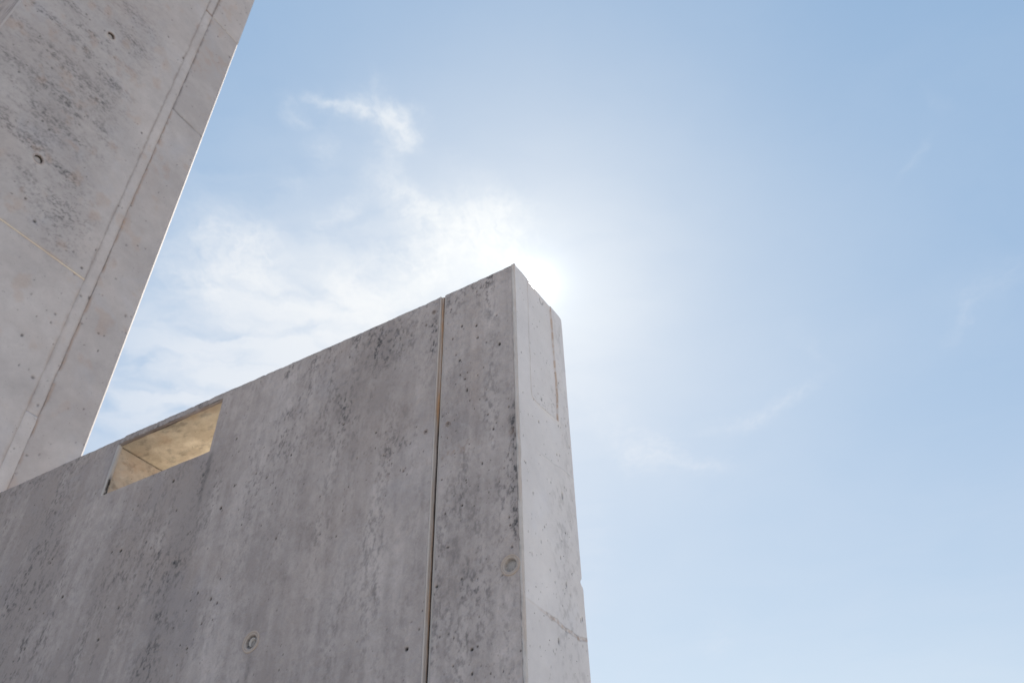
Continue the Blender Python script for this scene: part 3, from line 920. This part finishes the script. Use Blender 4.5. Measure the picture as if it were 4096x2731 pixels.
# ============================================================ the tall wall on the left
tall = empty('concrete_wall', (0, 0, 0), RZ,
             'tall pale concrete wall rising behind the lower one, two dark tie holes', 'wall')
TX0, TX1, TH = 1.085, 3.440, 14.6
LHOLES = [(1.979, 10.652), (1.968, 8.314)]


def left_fields(X, Z):
    st = fbm(X * 2.2, Z * 7.5, 201, 5, 0.6)               # marks of horizontal boards
    fine_ = fbm(X * 30, Z * 44, 202, 4, 0.74)
    region = sstep(2.75, 2.2, X + 0.35 * (fbm(X * 2, Z * 1.2, 203, 3) - .5)) * sstep(12.6, 10.6, Z) * sstep(7.3, 8.0, Z)
    region2 = gauss(X, 2.45, 0.28) * gauss(Z, 7.9, 0.45) + 0.6 * gauss(X, 1.35, 0.3) * gauss(Z, 6.9, 0.35)
    per = 0.5 + 0.5 * np.sin(Z * 2 * PI / 0.42 + 2.0 * fbm(X * 1.2, Z * .8, 204, 2) + X * 0.4)
    m_ = sstep(0.36, 0.78, fine_) * (0.25 + 0.75 * sstep(.40, .65, st)) * (0.45 + 0.75 * per)
    stain = 0.52 * m_ * region + 0.6 * sstep(0.5, 0.7, fine_) * region2 * .6 + 0.06 * sstep(.55, .8, fine_)
    stain += 0.10 * region * sstep(.4, .7, st) + 0.10 * region
    tone = 0.5 + 0.7 * (fbm(X * 1.6, Z * 1.6, 205, 5) - 0.5) + 0.35 * (st - .5)
    rust = 0 * X
    rust = rust + 0.18 * sstep(0.62, 0.8, fbm(X * 6, Z * 5, 206, 4))
    rust += 0.55 * gauss(X, 1.62, 0.15) * gauss(Z, 6.0, 0.16) * (0.4 + fbm(X * 8, Z * 8, 207, 3))
    tone += 0.20 * sstep(9.0, 6.5, Z)
    tone += 0.25 * sstep(6.1, 5.8, Z) * sstep(0.35, .6, fbm(X * 5, Z * 5, 208, 3))
    for hx, hz in LHOLES:
        d = np.hypot(X - hx, Z - hz)
        tone += 0.25 * gauss(d, 0.075, 0.02)
        stain += 0.25 * gauss(X, hx + 0.0, 0.035) * sstep(hz, hz - .05, Z) * sstep(hz - .35, hz - .05, Z) * sstep(.4, .6, fine_)
    return stain, rust, tone


def left_panel(name, x0, x1, z0, z1, off=0.0, tone_add=0.0, dirt_shade_edges=(0, 0, 0, 0), rust_edges=(0, 0, 0, 0), stepx=0.011, stepz=0.013, holes=(), cham=False, ragged=(0, 0)):
    """off: how far the panel lies behind the wall's main face; edges order left, right, bottom, top"""
    Xc = coords(x0, x1, stepx)
    zlo, zhi = max(z0, 5.2), min(z1, 14.4)
    Zc = coords(zlo, zhi, stepz)
    if z0 < zlo: Zc = np.concatenate([np.linspace(z0, zlo - .01, 4), Zc])
    if z1 > zhi: Zc = np.concatenate([Zc, np.linspace(zhi + .01, z1, 4)])
    Xm, Zm = np.meshgrid(Xc, Zc)
    stain, rust, tone = left_fields(Xm, Zm)
    tone = tone + tone_add
    dl = [Xm - x0, x1 - Xm, Zm - z0, z1 - Zm]
    lw = 0.032 * (0.5 + fbm(Xm * 6, Zm * 6, 211, 4))
    for k in range(4):
        n_k = fbm(Xm * 9 + k, Zm * 9, 212 + k, 4, .6)
        w = 1 - sstep(0.2, 1.0, dl[k] / lw)
        stain = stain + dirt_shade_edges[k] * w * sstep(0.3, 0.6, n_k)
        rust = rust + rust_edges[k] * w * sstep(0.35, 0.65, n_k)
    disp = 0.004 * (fbm(Xm * 2, Zm * 2, 220, 3) - .5) + 0.0018 * (fbm(Xm * 14, Zm * 14, 221, 3) - .5)
    edge = np.minimum(np.minimum(dl[0], dl[1]), np.minimum(dl[2], dl[3]))
    rnd = 0.0035 * (1 - sstep(0, 0.022, edge))
    pit = np.zeros_like(Xm)
    r = np.random.default_rng(int(z0 * 10 + x0 * 100))
    area = (x1 - x0) * (zhi - zlo)
    pl = [(r.uniform(x0, x1), r.uniform(zlo, zhi), s, s * r.uniform(.8, 1.6), r.uniform(.3, .8)) for s in (0.004 + 0.003 * r.exponential(1, int(area * 22)))]
    add_pits(Xc, Zc, disp, pit, pl)
    Xw = Xm + ragged[0] * (fbm(Zm * 7, Zm * 0, 230, 4) - .5) * 2 * (1 - sstep(0, .03, dl[0])) \
        + ragged[1] * (fbm(Zm * 7, Zm * 0 + 7, 231, 4) - .5) * 2 * (1 - sstep(0, .03, dl[1]))
    P = np.stack([Xw, LW + off - disp + rnd, Zm], -1)
    marks = np.stack([stain, rust, pit], -1)
    keep = np.ones((len(Zc) - 1, len(Xc) - 1), bool)
    xc = (Xc[1:] + Xc[:-1]) / 2; zc = (Zc[1:] + Zc[:-1]) / 2
    for hx, hz in holes:
        keep &= ~((xc[None] - hx) ** 2 + (zc[:, None] - hz) ** 2 < 0.045 ** 2)
    a, b = P[:, :1].copy(), P[:, -1:].copy(); a[..., 1] += .03; b[..., 1] += .03
    P = np.concatenate([a, P, b], 1); marks = np.concatenate([marks[:, :1], marks, marks[:, -1:]], 1); tone = np.concatenate([tone[:, :1], tone, tone[:, -1:]], 1)
    a, b = P[:1].copy(), P[-1:].copy(); a[..., 1] = LW + .035; b[..., 1] = LW + .035
    P = np.concatenate([a, P, b]); marks = np.concatenate([marks[:1], marks, marks[-1:]]); tone = np.concatenate([tone[:1], tone, tone[-1:]])
    keep = np.pad(keep, 1, constant_values=True)
    return grid(name, P, M_LEFT, tall, marks, tone, keep)


GL, GR = 2.838, 2.955
YJ = 7.412
left_panel('wall_panel', TX0 + 0.004, GL, 0.0, YJ - 0.004, 0.0, 0.05, dirt_shade_edges=(0, .12, 0, 0), rust_edges=(0, .15, 0, .22))
left_panel('wall_panel', TX0 + 0.004, GL, YJ + 0.004, TH, 0.0, 0.0, dirt_shade_edges=(0, .28, .08, 0), rust_edges=(0, .10, .22, 0), holes=LHOLES)  # right edge carries the strip step's shadow line as painted colour
left_panel('formwork_strip', GL, GR, 5.86, 12.70, 0.005, 0.10, dirt_shade_edges=(.16, .08, 0, .6), rust_edges=(.05, .15, 0, .2), stepx=0.008)
left_panel('formwork_strip', GL, GR, 12.712, TH, 0.012, 0.0, dirt_shade_edges=(.3, .2, .7, .0), rust_edges=(.05, .1, .6, 0), stepx=0.01)
left_panel('wall_panel', GL, GR + 0.001, 0.0, 5.86, 0.001, 0.25, stepx=0.01)
left_panel('wall_panel', GR, TX1 - 0.012, 0.0, 10.452, 0.0, -0.20, dirt_shade_edges=(.20, 0, 0, .35), rust_edges=(.35, 0, 0, 0), ragged=(.010, 0))
left_panel('wall_panel', GR, TX1 - 0.012, 10.460, 12.690, 0.002, -0.30, dirt_shade_edges=(.45, 0, .25, .10), rust_edges=(.05, 0, 0, 0), ragged=(.008, 0))
left_panel('wall_panel', GR, TX1, 12.694, TH, -0.002, -0.05, dirt_shade_edges=(.25, 0, .05, 0), rust_edges=(.15, 0, 0, 0), ragged=(.006, 0))
# pale seam of mortar along the pour line
xs = np.linspace(TX0 + .01, GL - .004, 220)
rows = []
for k, (dy, dz) in enumerate([(0.008, -0.009), (-0.001, -0.006), (-0.002, 0.0), (-0.001, 0.006), (0.008, 0.009)]):
    rows.append(np.stack([xs, LW + dy + 0.0015 + 0 * xs, YJ + dz + 0.004 * (fbm(xs * 8, xs * 0, 240, 3) - .5)], -1))
P = np.stack(rows)
grid('pour_seam', P, M_LINING, tall, np.stack([np.stack([0.15 * fbm(xs * 9, xs * 0 + k, 241, 3) for k in range(5)]), np.stack([0.35 * fbm(xs * 5, xs * 0, 242, 3)] * 5), np.zeros((5, 220))], -1),
     np.full((5, 220), 0.9), smooth=True)
# sunlit chamfer on the far arris, in two lengths
for z0, z1, w in ((0.0, 10.453, 0.026), (10.459, 12.689, 0.022)):
    zc = np.concatenate([[z0], coords(max(z0, 5.0) + .01, z1, 0.03)])
    k1 = 0.002 * (fbm(zc * 5, zc * 0, 250, 4) - .5)
    rows = [np.stack([np.full(len(zc), TX1 - 0.016), np.full(len(zc), LW + 0.006), zc], -1),
            np.stack([TX1 - 0.012 + k1, np.full(len(zc), LW + 0.0005), zc], -1),
            np.stack([TX1 + w - 0.012 + k1, np.full(len(zc), LW + w), zc], -1),
            np.stack([TX1 + w - 0.012 + k1, np.full(len(zc), LW + 2.45), zc], -1)]
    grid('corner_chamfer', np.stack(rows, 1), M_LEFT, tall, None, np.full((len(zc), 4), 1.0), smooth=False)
box('wall_core', TX0 + 0.01, TX1 - 0.006, LW + 0.022, LW + 2.50, 0.0, TH - 0.01, M_CORE, tall)


# near end face of the tall wall: darker weathered front like the low wall's
def near_end():
    Yc = coords(LW + 0.004, LW + 2.50, 0.03)
    Zc = coords(0.0, TH, 0.03)
    Ym, Zm = np.meshgrid(Yc, Zc)
    stain = 0.3 * sstep(.5, .7, fbm(Ym * 20, Zm * 9, 260, 4)) + 0.12
    rust = 0.05 * fbm(Ym * 6, Zm * 5, 261, 3)
    tone = 0.5 + .6 * (fbm(Ym * 5, Zm * 2, 262, 4) - .5)
    disp = 0.003 * (fbm(Ym * 9, Zm * 9, 263, 3) - .5)
    P = np.stack([TX0 - disp, Ym, Zm], -1)
    return grid('end_panel', P, M_FRONT, tall, np.stack([stain, rust, stain * 0], -1), tone, flip=True)


near_end()
# pale arris bead on that near corner
zc = coords(0.0, TH, 0.03)
rows = []
for k, (x, y) in enumerate([(TX0 - 0.002, LW + 0.012), (TX0 - 0.004, LW + 0.004), (TX0 + 0.000, LW - 0.002), (TX0 + 0.012, LW - 0.002), (TX0 + 0.018, LW + 0.006)]):
    rows.append(np.stack([x + 0.003 * (fbm(zc * 4, zc * 0 + k, 270, 3) - .5), y + 0.002 * (fbm(zc * 6, zc * 0 + k, 271, 3) - .5), zc], -1))
grid('corner_strip', np.stack(rows, 1), M_LEFT, tall, None, np.full((len(zc), 5), 0.45))

for i, (hx, hz) in enumerate(LHOLES):
    r = 0.062 if i else 0.056
    prof = [(r * 1.15, 0.0), (r * 1.05, 0.003), (r * .92, 0.004), (r * .72, 0.0), (r * .60, -0.012), (r * .50, -0.05), (r * .45, -0.09), (0.0005, -0.092)]
    lathe('tie_hole', prof, (hx, LW, hz), (0, -1, 0), (0, 0, 1), M_LEFT, tall, 40, 0.10, 280 + i,
          rustf=[0, .10, .15, .2, .1, .1, 0, 0], dirt_shadef=[0, .05, .15, .8, 1.2, 1.6, 2, 2], deep=4)  # hole interior painted dark in place of its own shade
